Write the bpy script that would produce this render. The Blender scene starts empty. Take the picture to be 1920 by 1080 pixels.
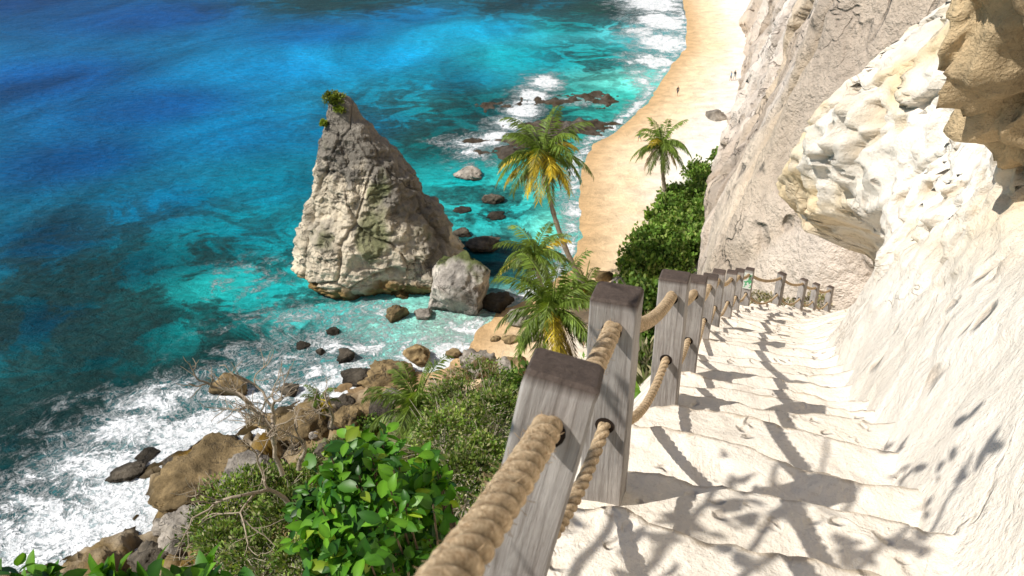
import bpy, math, random
import numpy as np
from mathutils import Vector, Matrix
random.seed(7); rng=np.random.default_rng(7)
H=38.0; TH=math.radians(28.5); CT,ST=math.cos(TH),math.sin(TH); FP=1550.0
sc=bpy.context.scene
# ---------------- survey helpers (photo bearings -> world positions)
def ray(u,v):
    a=(u-960)/FP; b=(540-v)/FP
    return np.array([a,CT+b*ST,-ST+b*CT])
def at_z(u,v,z=0.0):
    d=ray(u,v); t=(H-z)/-d[2]; return np.array([0,0,H])+t*d
def at_y(u,v,y):
    d=ray(u,v); return np.array([0,0,H])+d*(y/d[1])
# ---------------- noise
def _h(ix,iy,iz,s):
    n=(ix*73856093)^(iy*19349663)^(iz*83492791)^(s*7919+12345)
    n=n&0x7fffffff; n=((n^(n>>13))*1274126177)&0x7fffffff
    n=((n^(n>>15))*1103515245+12345)&0x7fffffff
    return ((n>>8)&0xffff)/65535.0
def vn(p,s=0):
    p=np.asarray(p,float); i=np.floor(p).astype(np.int64); f=p-i; f=f*f*f*(f*(f*6-15)+10)
    r=0
    for dx in (0,1):
        wx=f[...,0] if dx else 1-f[...,0]
        for dy in (0,1):
            wy=f[...,1] if dy else 1-f[...,1]
            for dz in (0,1):
                wz=f[...,2] if dz else 1-f[...,2]
                r=r+wx*wy*wz*_h(i[...,0]+dx,i[...,1]+dy,i[...,2]+dz,s)
    return r*2-1
def fbm(p,o=4,s=0):
    p=np.asarray(p,float); r=0; a=.5
    for k in range(o):
        r=r+a*vn(p,s+k*17); p=p*2.03+3.1; a*=.5
    return r
def ridged(p,o=4,s=0):
    p=np.asarray(p,float); r=0; a=.5
    for k in range(o):
        r=r+a*(1-2*np.abs(vn(p,s+k*13))); p=p*2.07+1.7; a*=.5
    return r
def cells(p,s=0):
    """returns (edge distance F2-F1, random value of the cell)"""
    p=np.asarray(p,float)+.25*np.stack([vn(p*1.7,s+1),vn(p*1.7,s+2),vn(p*1.7,s+3)],-1)
    i=np.floor(p).astype(np.int64); f1=np.full(p.shape[:-1],9.); f2=f1.copy(); cv=np.zeros(p.shape[:-1])
    for dx in (-1,0,1):
        for dy in (-1,0,1):
            for dz in (-1,0,1):
                a=i[...,0]+dx;b=i[...,1]+dy;c=i[...,2]+dz
                d=(a+_h(a,b,c,s)-p[...,0])**2+(b+_h(a,b,c,s+5)-p[...,1])**2+(c+_h(a,b,c,s+9)-p[...,2])**2
                k=d<f1; f2=np.where(k,f1,np.minimum(f2,d)); cv=np.where(k,_h(a,b,c,s+20),cv); f1=np.where(k,d,f1)
    return np.sqrt(f2)-np.sqrt(f1),cv
def sst(a,b,x):
    t=np.clip((x-a)/(b-a),0,1); return t*t*(3-2*t)
def lin(*c): return np.array([(x/255)**2.2 for x in c])
# ---------------- mesh helpers
def mk(name,V,F,mats,C=None,M=None,smooth=True,extra=None,parent=None):
    V=np.asarray(V,np.float32); F=np.asarray(F,np.int32); k=F.shape[1]
    me=bpy.data.meshes.new(name); me.vertices.add(len(V)); me.vertices.foreach_set('co',V.ravel())
    me.loops.add(F.size); me.loops.foreach_set('vertex_index',F.ravel())
    me.polygons.add(len(F)); me.polygons.foreach_set('loop_start',np.arange(0,F.size,k,dtype=np.int32))
    try: me.polygons.foreach_set('loop_total',np.full(len(F),k,np.int32))
    except Exception: pass
    for m in mats: me.materials.append(m)
    if M is not None: me.polygons.foreach_set('material_index',np.asarray(M,np.int32))
    me.update(calc_edges=True); me.validate()
    me.polygons.foreach_set('use_smooth',np.full(len(me.polygons),smooth))
    if C is not None:
        at=me.color_attributes.new('Col','FLOAT_COLOR','POINT')
        at.data.foreach_set('color',np.concatenate([np.asarray(C,np.float32),np.ones((len(V),1),np.float32)],1).ravel())
    if extra:
        for n,a in extra.items():
            at=me.attributes.new(n,'FLOAT','POINT'); at.data.foreach_set('value',np.asarray(a,np.float32).ravel())
    ob=bpy.data.objects.new(name,me); sc.collection.objects.link(ob)
    if parent: ob.parent=parent
    return ob
def gridF(nr,nc,wrap=False):
    i=np.arange(nr-1)[:,None]; j=np.arange(nc if wrap else nc-1)[None,:]; j2=(j+1)%nc
    return np.stack([i*nc+j,i*nc+j2,(i+1)*nc+j2,(i+1)*nc+j],-1).reshape(-1,4)
def grid(name,P,mat,C=None,extra=None,wrap=False,smooth=True):
    nr,nc=P.shape[:2]
    return mk(name,P.reshape(-1,3),gridF(nr,nc,wrap),[mat],None if C is None else C.reshape(-1,3),smooth=smooth,extra=extra)
class MB:
    def __init__(s): s.V=[];s.F=[];s.C=[];s.M=[];s.n=0
    def add(s,V,F,C,m=0):
        V=np.asarray(V,float); F=np.asarray(F); C=np.asarray(C,float)
        if C.ndim==1: C=np.tile(C,(len(V),1))
        s.V.append(V);s.F.append(F+s.n);s.C.append(C);s.M.append(np.full(len(F),m));s.n+=len(V)
    def build(s,name,mats,smooth=True,parent=None):
        return mk(name,np.concatenate(s.V),np.concatenate(s.F),mats,np.concatenate(s.C),np.concatenate(s.M),smooth,parent=parent)
def tube(mb,pts,rad,col,m=0,sides=8,prof=None):
    pts=np.asarray(pts,float); n=len(pts); rad=np.broadcast_to(rad,(n,))
    T=np.gradient(pts,axis=0); T/=np.linalg.norm(T,axis=1)[:,None]+1e-9
    up=np.array([0,0,1.]) if abs(T[0,2])<.9 else np.array([1.,0,0])
    N=np.cross(T,up); N/=np.linalg.norm(N,axis=1)[:,None]+1e-9
    B=np.cross(T,N); ph=np.linspace(0,2*np.pi,sides,endpoint=False)
    r=rad[:,None]*(np.ones((n,sides)) if prof is None else prof(ph[None,:]))
    V=pts[:,None]+r[...,None]*(np.cos(ph)[None,:,None]*N[:,None]+np.sin(ph)[None,:,None]*B[:,None])
    mb.add(V.reshape(-1,3),gridF(n,sides,True),col,m)
def unit(v): return v/(np.linalg.norm(v,axis=-1,keepdims=True)+1e-9)
# ---------------- materials
def nt(name):
    m=bpy.data.materials.new(name); m.use_nodes=True; t=m.node_tree; t.nodes.clear()
    o=t.nodes.new('ShaderNodeOutputMaterial'); b=t.nodes.new('ShaderNodeBsdfPrincipled'); t.links.new(b.outputs[0],o.inputs[0])
    return m,t,b,o
def N(t,ty,**k):
    n=t.nodes.new(ty)
    for a,v in k.items(): setattr(n,a,v)
    return n
def noise(t,vec,scale,detail=6,rough=.6,dist=0):
    n=N(t,'ShaderNodeTexNoise'); n.inputs['Scale'].default_value=scale; n.inputs['Detail'].default_value=detail
    n.inputs['Roughness'].default_value=rough; n.inputs['Distortion'].default_value=dist
    t.links.new(vec,n.inputs['Vector']); return n.outputs[0]
def mr(t,v,a,b,c,d,smooth=False):
    n=N(t,'ShaderNodeMapRange'); n.inputs[1].default_value=a;n.inputs[2].default_value=b;n.inputs[3].default_value=c;n.inputs[4].default_value=d
    if smooth: n.interpolation_type='SMOOTHSTEP'
    t.links.new(v,n.inputs[0]); return n.outputs[0]
def ma(t,op,a,b):
    n=N(t,'ShaderNodeMath',operation=op)
    for i,x in enumerate((a,b)):
        if isinstance(x,(int,float)): n.inputs[i].default_value=x
        else: t.links.new(x,n.inputs[i])
    return n.outputs[0]
def mix(t,f,a,b,bl='MIX'):
    n=N(t,'ShaderNodeMix',data_type='RGBA',blend_type=bl)
    for i,x in ((0,f),(6,a),(7,b)):
        if isinstance(x,(int,float)): n.inputs[i].default_value=x
        elif isinstance(x,(tuple,list)): n.inputs[i].default_value=(*x,1)
        else: t.links.new(x,n.inputs[i])
    return n.outputs[2]
def gray(t,f):
    cc=N(t,'ShaderNodeCombineColor')
    for i in range(3): t.links.new(f,cc.inputs[i])
    return cc.outputs[0]
def col_attr(t,name='Col'):
    return N(t,'ShaderNodeAttribute',attribute_name=name)
def pos(t,scale=(1,1,1)):
    g=N(t,'ShaderNodeNewGeometry'); m=N(t,'ShaderNodeMapping'); m.inputs['Scale'].default_value=scale
    t.links.new(g.outputs['Position'],m.inputs[0]); return m.outputs[0]
def rockmat(name,sc1,sc2,bd,lo=.55,hi=1.2,pit=0,streak=None,rough=.95,bstr=1.0,dark=(.08,.075,.07),darkamt=.6,crack=0,fine=0,camt=.55,pamt=.35,famt=.35):
    m,t,b,o=nt(name); p=pos(t); c=col_attr(t).outputs[0]
    n1=noise(t,p,sc1,6,.65,.4); n2=noise(t,p,sc2,6,.7)
    f=ma(t,'MULTIPLY',mr(t,n1,.3,.7,lo,hi),mr(t,n2,.3,.7,(lo+1)/2,(hi+1)/2))
    out=mix(t,1.0,c,gray(t,f),'MULTIPLY')
    if streak:
        ps=pos(t,streak); ns=noise(t,ps,1,4,.6,.3)
        out=mix(t,ma(t,'MULTIPLY',mr(t,ns,.5,.68,0,1,True),darkamt),out,dark)
    h=ma(t,'ADD',ma(t,'MULTIPLY',n1,1.0),ma(t,'MULTIPLY',n2,.5))
    if fine:
        n3=noise(t,p,fine,4,.7); h=ma(t,'ADD',h,ma(t,'MULTIPLY',n3,.25))
        out=mix(t,mr(t,n3,.56,.68,0,famt,True),out,dark)
    if crack:
        nc=noise(t,p,crack,4,.6,.8); cr=mr(t,ma(t,'ABSOLUTE',ma(t,'SUBTRACT',nc,.5),0),0,.022,1,0,True)
        big=noise(t,p,crack*.5,1); cr=ma(t,'MULTIPLY',cr,mr(t,big,.45,.6,0,1,True))
        out=mix(t,ma(t,'MULTIPLY',cr,camt),out,dark); h=ma(t,'SUBTRACT',h,ma(t,'MULTIPLY',cr,camt*.6))
    if pit:
        v=N(t,'ShaderNodeTexVoronoi'); v.inputs['Scale'].default_value=pit
        nv=N(t,'ShaderNodeTexNoise'); nv.inputs['Scale'].default_value=pit*.8; nv.inputs['Detail'].default_value=2; t.links.new(p,nv.inputs['Vector'])
        va=N(t,'ShaderNodeVectorMath',operation='MULTIPLY_ADD'); va.inputs[1].default_value=(1.2/pit,)*3; t.links.new(nv.outputs[1],va.inputs[0]); t.links.new(p,va.inputs[2])
        t.links.new(va.outputs[0],v.inputs['Vector'])
        big=noise(t,p,pit*.3,2)
        pm=ma(t,'MULTIPLY',mr(t,v.outputs['Distance'],.12,.4,1,0,True),mr(t,big,.5,.62,0,1,True))
        out=mix(t,ma(t,'MULTIPLY',pm,pamt),out,dark); h=ma(t,'SUBTRACT',h,ma(t,'MULTIPLY',pm,.7))
    t.links.new(out,b.inputs['Base Color']); b.inputs['Roughness'].default_value=rough
    b.inputs['Specular IOR Level'].default_value=.15
    bp=N(t,'ShaderNodeBump'); bp.inputs['Distance'].default_value=bd; bp.inputs['Strength'].default_value=bstr
    t.links.new(h,bp.inputs['Height']); t.links.new(bp.outputs[0],b.inputs['Normal'])
    return m
def leafmat(name,trans=.3,rough=.45,spec=.4):
    m,t,b,o=nt(name); c=col_attr(t).outputs[0]; p=pos(t)
    n=noise(t,p,1.2,2); f=mr(t,n,.3,.7,.6,1.4)
    out=mix(t,1.0,c,gray(t,f),'MULTIPLY'); t.links.new(out,b.inputs['Base Color'])
    b.inputs['Roughness'].default_value=rough; b.inputs['Specular IOR Level'].default_value=spec
    tr=N(t,'ShaderNodeBsdfTranslucent'); t.links.new(mix(t,1.0,out,(1.3,1.25,.5),'MULTIPLY'),tr.inputs[0])
    ms=N(t,'ShaderNodeMixShader'); ms.inputs[0].default_value=trans
    t.links.new(b.outputs[0],ms.inputs[1]); t.links.new(tr.outputs[0],ms.inputs[2]); t.links.new(ms.outputs[0],o.inputs[0])
    return m
M_pin=rockmat('limestone_stack',.35,2.2,.55,.7,1.25,pit=.9,crack=.5,fine=6,camt=.5,famt=.4)
M_bould=rockmat('boulder_rock',.8,4,.35,.6,1.35,crack=.7,fine=9)
M_land=rockmat('land_ground',.5,3,.25,.75,1.2,fine=7,famt=.0)
M_cliff=rockmat('cliff_rock',.25,1.6,.6,.82,1.15,pit=.8,streak=(.35,.25,.05),dark=(.22,.175,.14),darkamt=.5,crack=.25,fine=5,camt=.55,famt=.3)
M_wall=rockmat('white_limestone',1.3,9,.06,.88,1.08,pit=3.5,dark=(.40,.28,.17),bstr=1,crack=1.3,fine=26,camt=.3,pamt=.45,famt=.25)
M_over=rockmat('brown_limestone',1.5,9,.10,.6,1.25,pit=5.5,dark=(.16,.11,.06),fine=22,pamt=.6)
M_step=rockmat('worn_limestone_steps',2.5,16,.028,.90,1.07,pit=11,dark=(.48,.38,.28),crack=2.2,fine=45,camt=.15,pamt=.3,famt=.3)
M_leaf=leafmat('foliage_leaves',.3,.6,.2); M_big=leafmat('glossy_leaves',.35,.4,.35); M_frond=leafmat('palm_fronds',.3,.45,.4)
M_bark=rockmat('bark',3,20,.03,.6,1.3)
# ---------------- sea
M_sea,t,b,o=nt('sea_water'); p=pos(t)
c=col_attr(t).outputs[0]; fo=col_attr(t,'foam').outputs['Fac']; re=col_attr(t,'reef').outputs['Fac']
nr=noise(t,p,.13,7,.70,.8); nr2=noise(t,p,.9,5,.7,.3)
reefm=ma(t,'MULTIPLY',mr(t,re,0,.6,0,1),ma(t,'MULTIPLY',mr(t,ma(t,'ADD',nr,ma(t,'MULTIPLY',re,.06)),.48,.55,0,1,True),mr(t,nr2,.3,.6,.5,1)))
base=mix(t,ma(t,'MULTIPLY',reefm,.9),c,(.010,.030,.028))
nw=noise(t,pos(t,(1.0,.5,1)),.045,5,.62,1.2)
base=mix(t,1.0,base,gray(t,mr(t,nw,.32,.68,.6,1.5)),'MULTIPLY')
rip=noise(t,pos(t,(.8,1.6,1)),.9,4,.7,.5)
base=mix(t,1.0,base,gray(t,mr(t,rip,.3,.7,.70,1.32)),'MULTIPLY')
nf=noise(t,p,.55,7,.64,1.6); lace=mr(t,ma(t,'ABSOLUTE',ma(t,'SUBTRACT',nf,.5),0),0,.045,1,0,True)
nf3=noise(t,p,1.7,5,.66,1.4); lace2=mr(t,ma(t,'ABSOLUTE',ma(t,'SUBTRACT',nf3,.5),0),0,.05,1,0,True)
nf2=noise(t,p,.3,8,.72,.8)
v=ma(t,'ADD',fo,ma(t,'MULTIPLY',ma(t,'SUBTRACT',nf2,.5),2.4))
solid=mr(t,v,.58,.95,0,1,True)
lm=ma(t,'MULTIPLY',ma(t,'MAXIMUM',lace,ma(t,'MULTIPLY',lace2,.8)),mr(t,v,.12,.55,0,.95,True))
ft=ma(t,'MINIMUM',ma(t,'ADD',ma(t,'MULTIPLY',solid,mr(t,nf3,.35,.6,.5,1)),lm),1)
ffac=mr(t,fo,.02,.15,0,1); ft=ma(t,'MULTIPLY',ft,ffac)
milk=mix(t,ma(t,'MULTIPLY',mr(t,v,.2,1.0,0,.45),ffac),base,(.15,.46,.52))
fin=mix(t,ft,milk,(.92,.94,.95)); t.links.new(fin,b.inputs['Base Color'])
t.links.new(mr(t,ft,0,1,.3,.85),b.inputs['Roughness']); b.inputs['IOR'].default_value=1.33; b.inputs['Specular IOR Level'].default_value=.07
h1=noise(t,pos(t,(.8,1.2,1)),.8,5,.68,.4); h2=noise(t,pos(t,(.6,1.0,1)),.14,3,.6,.3)
hh=ma(t,'ADD',ma(t,'MULTIPLY',h1,.6),ma(t,'ADD',ma(t,'MULTIPLY',h2,1.0),ma(t,'MULTIPLY',ft,.3)))
bp=N(t,'ShaderNodeBump'); bp.inputs['Distance'].default_value=.8; bp.inputs['Strength'].default_value=1
t.links.new(hh,bp.inputs['Height']); t.links.new(bp.outputs[0],b.inputs['Normal'])
# shoreline (world)
SH=[(1250,-70),(1275,-20),(1287,40),(1285,90),(1252,130),(1215,190),(1155,245),(1112,270),(1090,320),(1086,380),(1088,440),(1072,500),(1000,560),(935,580),(898,620),(862,668),(815,697),(755,715),(700,738),(640,778),(540,803),(470,833),(400,868),(345,903),(290,968),(240,1018),(150,1083),(0,1138)]
SHW=np.array([at_z(u,v)[:2] for u,v in SH]); 
SHW=np.vstack([[SHW[0]+ (SHW[0]-SHW[1])*30],SHW,[[-60,10],[-120,-60]]])
def shore_d(x,y):
    best=np.full(x.shape,1e9); sg=np.ones(x.shape)
    for i in range(len(SHW)-1):
        a=SHW[i]; e=SHW[i+1]-a; L2=e@e
        tt=np.clip(((x-a[0])*e[0]+(y-a[1])*e[1])/L2,0,1)
        dx=x-a[0]-tt*e[0]; dy=y-a[1]-tt*e[1]; d=dx*dx+dy*dy
        cr=e[0]*(y-a[1])-e[1]*(x-a[0])
        k=d<best-1e-9; best=np.where(k,d,best); sg=np.where(k,np.sign(cr),sg)
    return np.sqrt(best)*sg
def axis(segs):
    r=[]
    for a,b_,s in segs: r+=list(np.arange(a,b_,s))
    return np.array(r+[segs[-1][1]])
xs=axis([(-3000,-800,250),(-800,-200,40),(-200,-90,4),(-90,50,.8),(50,90,3),(90,300,30),(300,3000,300)])
ys=axis([(-300,25,20),(25,130,.8),(130,280,1.6),(280,600,20),(600,4000,300)])
X,Y=np.meshgrid(xs,ys); SD=shore_d(X,Y)
CP=[(0,0,0,62,120),(300,30,0,76,145),(100,150,0,80,150),(600,60,0,98,165),(500,130,5,130,198),(750,30,0,112,175),(700,110,0,142,205),(900,50,5,150,203),(1000,110,10,160,188),(1080,50,15,135,150),(1130,15,30,75,68),(1000,5,5,88,115),(650,5,5,80,98),(1130,110,25,160,172),(1180,60,90,195,215),(1190,150,110,215,215),(850,150,0,118,155),(900,200,5,105,118),(300,200,0,88,160),(450,250,0,118,180),(150,300,0,76,136),(300,380,0,103,150),(500,350,0,126,165),(470,430,5,130,158),(100,450,0,63,98),(250,500,5,78,98),(400,480,8,98,114),(820,270,10,96,102),(850,340,25,150,162),(940,400,40,170,182),(1000,350,60,185,190),(1060,300,60,155,148),(1060,420,120,220,215),(900,480,15,95,110),(500,530,30,178,192),(600,600,75,200,210),(700,620,150,222,222),(850,630,195,236,230),(380,595,20,140,150),(300,600,8,62,72),(200,650,5,48,60),(100,600,4,52,74),(250,720,14,48,54),(100,800,6,42,52),(350,700,12,68,72),(450,640,12,90,95),(0,950,8,34,40),(150,900,20,62,66),(560,680,45,140,148),(1000,200,20,105,108),(1150,190,60,185,185),(450,780,50,120,126),(300,850,40,108,112),(640,250,0,108,158),(560,450,25,142,164),(420,540,40,172,180)]
W=0;CC=0
for u,v,r,g,bb in CP:
    q=at_z(u,v); w=1/((X-q[0])**2+(Y-q[1])**2+4)**1.6*(q[1]/60)**1.5
    W=W+w; CC=CC+w[...,None]*lin(r,g,bb)
Csea=CC/W[...,None]*[.95,1.05,.90]; Csea*=(.88+.14*sst(.12,.4,Csea[...,1]))[...,None]
far=sst(260,800,Y)[...,None]; Csea=Csea*(1-far)+lin(0,68,118)*far
def blobs(L):
    r=np.zeros_like(X)
    for u,v,rx,ry,a in L:
        q=at_z(u,v); r=np.maximum(r,a*np.exp(-(((X-q[0])/rx)**2+((Y-q[1])/ry)**2)))
    return r
foam=blobs([(1225,5,9,18,1.3),(1245,40,8,14,1.3),(1245,80,7,12,1.25),(1230,115,6,9,1.15),(1205,150,2.5,9,.85),(1205,60,5,8,1),(1020,155,3,6,1.4),(1000,180,3,5,1.4),(982,205,3,5,1.4),(960,232,3.2,4,1.3),(935,255,4,3,1.2),(895,268,5,3,1.1),(880,290,3,3,.85),(1080,190,6,3,.65),(620,640,8,3,.65),(700,650,7,4,.7),(560,600,6,4,.4),(520,690,6,3,.7),(640,700,8,3,.95),(560,735,6,3,1),(470,745,5,3,.9),(430,780,5,3,1),(360,810,5,3,1.1),(300,850,5,3.5,1.2),(220,930,6,4,1.25),(150,990,6,4,1.25),(250,800,6,3.5,.9),(320,750,5,3,.85),(180,880,6,4,1),(110,960,5,4,1.05),(60,1040,6,4,1),(480,520,5,4,.3),(800,640,5,4,.6),(870,610,4,3,.6),(690,590,7,2.5,.6),(880,310,2.5,1.5,.6),(1060,360,2,5,.4),(760,690,6,3,.9)])
foam=np.maximum(foam,np.where(Y<60,1.15,.8)*np.exp(-((SD+.8)/np.where(Y<60,3.0,1.5))**2)*(SD>-30))
foam=np.clip(foam,0,1.4)
reef=blobs([(250,650,17,10,1),(120,780,18,11,1),(300,720,13,7,1),(60,900,12,9,1),(480,640,8,5,.9),(350,590,9,4,.9),(560,560,5,3,.8),(850,240,14,14,.95),(950,250,10,12,1),(1000,200,14,12,.9),(1130,15,22,30,1.2),(1000,10,25,22,.9),(650,0,30,25,.9),(900,380,8,8,1),(400,480,18,12,.65),(900,480,6,8,1),(600,660,7,4,.8),(300,430,22,14,.5),(1100,110,10,24,.7),(780,200,20,20,.6),(100,560,20,12,.9),(150,480,25,15,.45),(200,620,10,8,.9)])
grid('sea',np.stack([X,Y,np.zeros_like(X)],-1),M_sea,Csea,{'foam':foam,'reef':reef})
# ---------------- stairs path
PY=np.array([-2,0,1.1,2.2,3.64,4.9,7.8,9.6,11.8,12.9,14.6,16,19,21])
PX=np.array([-.4,-.15,.0,.313,.824,1.236,2.13,2.83,3.67,4.2,5.4,6.4,8.4,9.6])
PD=np.array([1.4,1.5,1.68,2.13,2.85,3.52,4.95,5.86,7.0,7.55,8.5,9.4,11.2,12.3])
_y=np.linspace(-2,21,600)
def smooth1(a):
    k=np.exp(-np.linspace(-2,2,25)**2); k/=k.sum(); ap=np.pad(a,12,mode='reflect',reflect_type='odd'); return np.convolve(ap,k,'valid')
_x=smooth1(np.interp(_y,PY,PX)); _d=smooth1(np.interp(_y,PY,PD))
Xl=lambda y:np.interp(y,_y,_x); Dl=lambda y:np.interp(y,_y,_d)
_t=unit(np.stack([np.gradient(_x,_y),np.ones_like(_y)],1))
def nrm(y): return np.stack([np.interp(y,_y,_t[:,1]),-np.interp(y,_y,_t[:,0])],-1)
# ---------------- land
LS=np.stack([Xl(np.linspace(-2,21,70)),np.linspace(-2,21,70),H-Dl(np.linspace(-2,21,70))],1)
def land_z(x,y):
    x=np.asarray(x,float);y=np.asarray(y,float)
    d=shore_d(x,y); near=1-sst(47,55,y+ .25*x)
    p=np.stack([x,y,np.zeros_like(x)],-1)
    dB=3.5*near+15*(1-near)
    z1=np.where(d<0,d*.12,.055*d)+ (.42*near+.5*(1-near))*np.maximum(0,d-dB)
    ed,cv=cells(p*[.42,.42,1],11); ed2,cv2=cells(p*[1.1,1.1,1],14)
    blk=(cv*2.3-.9)*sst(0,.16,ed)+ (cv2*.9-.35)*sst(0,.2,ed2)
    z1=z1+near*(sst(-6,1.5,d)*(blk+.25)+sst(-1,3,d)*(.4+.9*ridged(p*.22,4,3))+(.3*fbm(p*.9,3,9)+.25*ridged(p*1.6,3,10))*sst(-3,0,d))+.04*fbm(p*.5,3,4)
    z1=np.minimum(z1,26)
    d2=np.full(x.shape,1e9); zz=np.zeros(x.shape)
    for q in LS:
        dd=(x-q[0])**2+(y-q[1])**2; k=dd<d2; d2=np.where(k,dd,d2); zz=np.where(k,q[2],zz)
    d2=np.sqrt(d2); right=x>np.interp(y,_y,_x)
    e=np.where(right&(y<21),.05*d2,d2)
    z2=zz-.75-1.1*np.minimum(e,2)-2.6*np.maximum(0,e-2)+.4*fbm(p*.8,3,5)
    return np.maximum(z1,z2)
xs=axis([(-60,-36,2),(-36,14,.28),(14,60,1.2),(60,140,5)]); ys=axis([(-6,24,.6),(24,66,.28),(66,140,1.2),(140,320,5)])
X,Y=np.meshgrid(xs,ys); Z=land_z(X,Y); D=shore_d(X,Y); P=np.stack([X,Y,Z],-1)
near=(1-sst(47,54,Y+.25*X))[...,None]; nn=fbm(P*.35,4,21)[...,None]
sand=np.array([.90,.69,.45]); wet=np.array([.62,.41,.21]); pale=np.array([.90,.84,.74])
s=sst(0,6,D)[...,None]; s2=sst(5,13,D+3*nn[...,0])[...,None]
cs=wet*(1-s)+sand*s; cs=cs*(1-s2)+pale*s2
rock=np.array([.30,.225,.13])+nn*.20+fbm(P*1.3,3,23)[...,None]*.16; green=np.array([.15,.17,.06])+nn*.06
g=sst(4,10,Z+nn[...,0]*8)[...,None]; cn=rock*(1-g)+green*g
tan=np.array([.45,.38,.27]); steep=(sst(14,24,Z)*sst(-.1,.3,nn[...,0]))[...,None]; cn=cn*(1-steep)+tan*steep
gb=sst(4,6,Z)[...,None]; cs=cs*(1-gb)+green*gb
wr=(1-sst(.1,.7,Z))[...,None]; cn=cn*(1-.75*wr)
grid('beach_and_shore_terrain',P,M_land,np.clip(cs*(1-near)+cn*near,.01,1))
def hit(u,v):
    d=ray(u,v); t=np.arange(1.5,260,.25); q=np.array([0,0,H])+t[:,None]*d
    z=np.maximum(land_z(q[:,0],q[:,1]),0); k=np.argmax(q[:,2]<z); return np.array([q[k,0],q[k,1],z[k]])
# reef flat near the beach: rock breaking the surface
xs=np.arange(-14,22,.3); ys=np.arange(88,160,.35); X,Y=np.meshgrid(xs,ys); p=np.stack([X,Y,0*X],-1); msk=0
for u,v,rx,ry,a in [(1060,238,9,5,1.),(1110,240,5,2.5,.9),(1000,262,6,5,.95),(960,290,4,3,.85),(930,280,4,4,.8),(1050,190,10,5,.72),(1120,185,6,8,.68),(920,200,5,6,.6),(990,225,3,5,.6),(1020,285,4,3,.75),(890,262,4,3,.7)]:
    q=at_z(u,v); msk=np.maximum(msk,a*np.exp(-(((X-q[0])/rx)**2+((Y-q[1])/ry)**2)))
ed,cv=cells(p*[.6,.5,1],33); Z=-1.2+msk*1.45+.85*ridged(p*[.35,.25,1],4,34)+.4*cv*sst(0,.2,ed)*msk
Z=np.where(msk<.1,-1.2,Z); Z=np.clip(Z,-1.5,1.2)
C=np.array([.085,.065,.045])+fbm(p*.8,3,35)[...,None]*.05+sst(.3,.9,Z)[...,None]*.06
grid('reef_rocks',np.stack([X,Y,Z],-1),M_bould,np.clip(C,.012,.5))
# ---------------- far cliff
CY=np.array([17,19,21,25,40,60,85,113,134,180,232,300]); CX=np.array([13.5,11,8.6,6.7,10.4,15.9,22.7,30.6,37,50,66,88]); CZ=np.array([27,27,26,25,17.6,10.7,5.7,1,0,0,0,0])
yy=axis([(17,60,.25),(60,130,.6),(130,300,2.5)]); zz=axis([(-2,20,.5),(20,42,.28),(42,75,.8)])
Yg,Zg=np.meshgrid(yy,zz,indexing='ij'); xr=np.interp(Yg,CY,CX); zr=np.interp(Yg,CY,CZ)
dz=Zg-zr; Xg=xr+np.where(dz>0,.33*dz,.03*dz)
P=np.stack([Xg,Yg,Zg],-1)
amp=np.clip(Yg/60,.4,1.4)
e1,c1=cells(P*[.14,.14,.09],43); e2,c2=cells(P*[.45,.45,.35],44)
disp=amp*(2.0*fbm(P*[.07,.07,.05],4,31)+1.2*ridged(P*[.2,.2,.10],4,37)+.45*fbm(P*[.7,.7,.5],4,41)+1.2*(c1-.5)*sst(0,.15,e1)+.4*(c2-.5)*sst(0,.2,e2)-.5*(1-sst(0,.07,e1))+.22*ridged(P*1.3,3,47))
sh=sst(-1,3,dz)*1; P[...,0]-=(disp)*(.35+.65*sh); P[...,1]-=disp*.35
n1=fbm(P*.08,4,51)[...,None]; n2=fbm(P*[.3,.3,.06],4,52)[...,None]
C=np.array([.69,.585,.49])+n1*.26+n2*.16*np.array([1,.95,.9])-.10*(1-sst(0,.1,e1))[...,None]; yel=sst(.0,.3,fbm(P*.05,3,77))[...,None]; C=C*(1-.4*yel)+np.array([.74,.56,.33])*.4*yel
grid('sea_cliff',P,M_cliff,np.clip(C,.05,.9))
# ---------------- steps
ya=np.arange(-1.9,20,.018); wa=np.concatenate([[-.9,-.5,-.28],np.linspace(-.2,1.75,80)])
Yg,Wg=np.meshgrid(ya,wa,indexing='ij'); nx=nrm(Yg)
Px=Xl(Yg)+nx[...,0]*Wg; Py=Yg+nx[...,1]*Wg
p0=np.stack([Px,Py,Yg*0],-1)
dr=Dl(Yg); R=.235; q=dr/R+.26*fbm(p0*1.2,3,61)+.09*fbm(p0*6,3,62)+.35
fl=np.floor(q); f=q-fl; stp=(fl+ sst(.84,.99,f)+.02*f)*R
Pz=H-stp+R*.42+.03*fbm(p0*3,3,63)+.014*fbm(p0*12,4,66)
ed,cv=cells(p0*[5,5,1],67); Pz+=.022*(cv-.5)*sst(0,.25,ed)*sst(-.1,.3,fbm(p0*1.1,2,68))
Pz-=np.where(Wg<-.1,(-.1-Wg)*1.6,0)
Pz+=sst(1.0,1.7,Wg)*.35
P=np.stack([Px,Py,Pz],-1)
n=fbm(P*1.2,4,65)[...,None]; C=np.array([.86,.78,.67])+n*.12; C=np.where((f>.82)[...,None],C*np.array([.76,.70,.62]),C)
grid('stone_stairway',P,M_step,np.clip(C,.05,.92))
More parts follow.
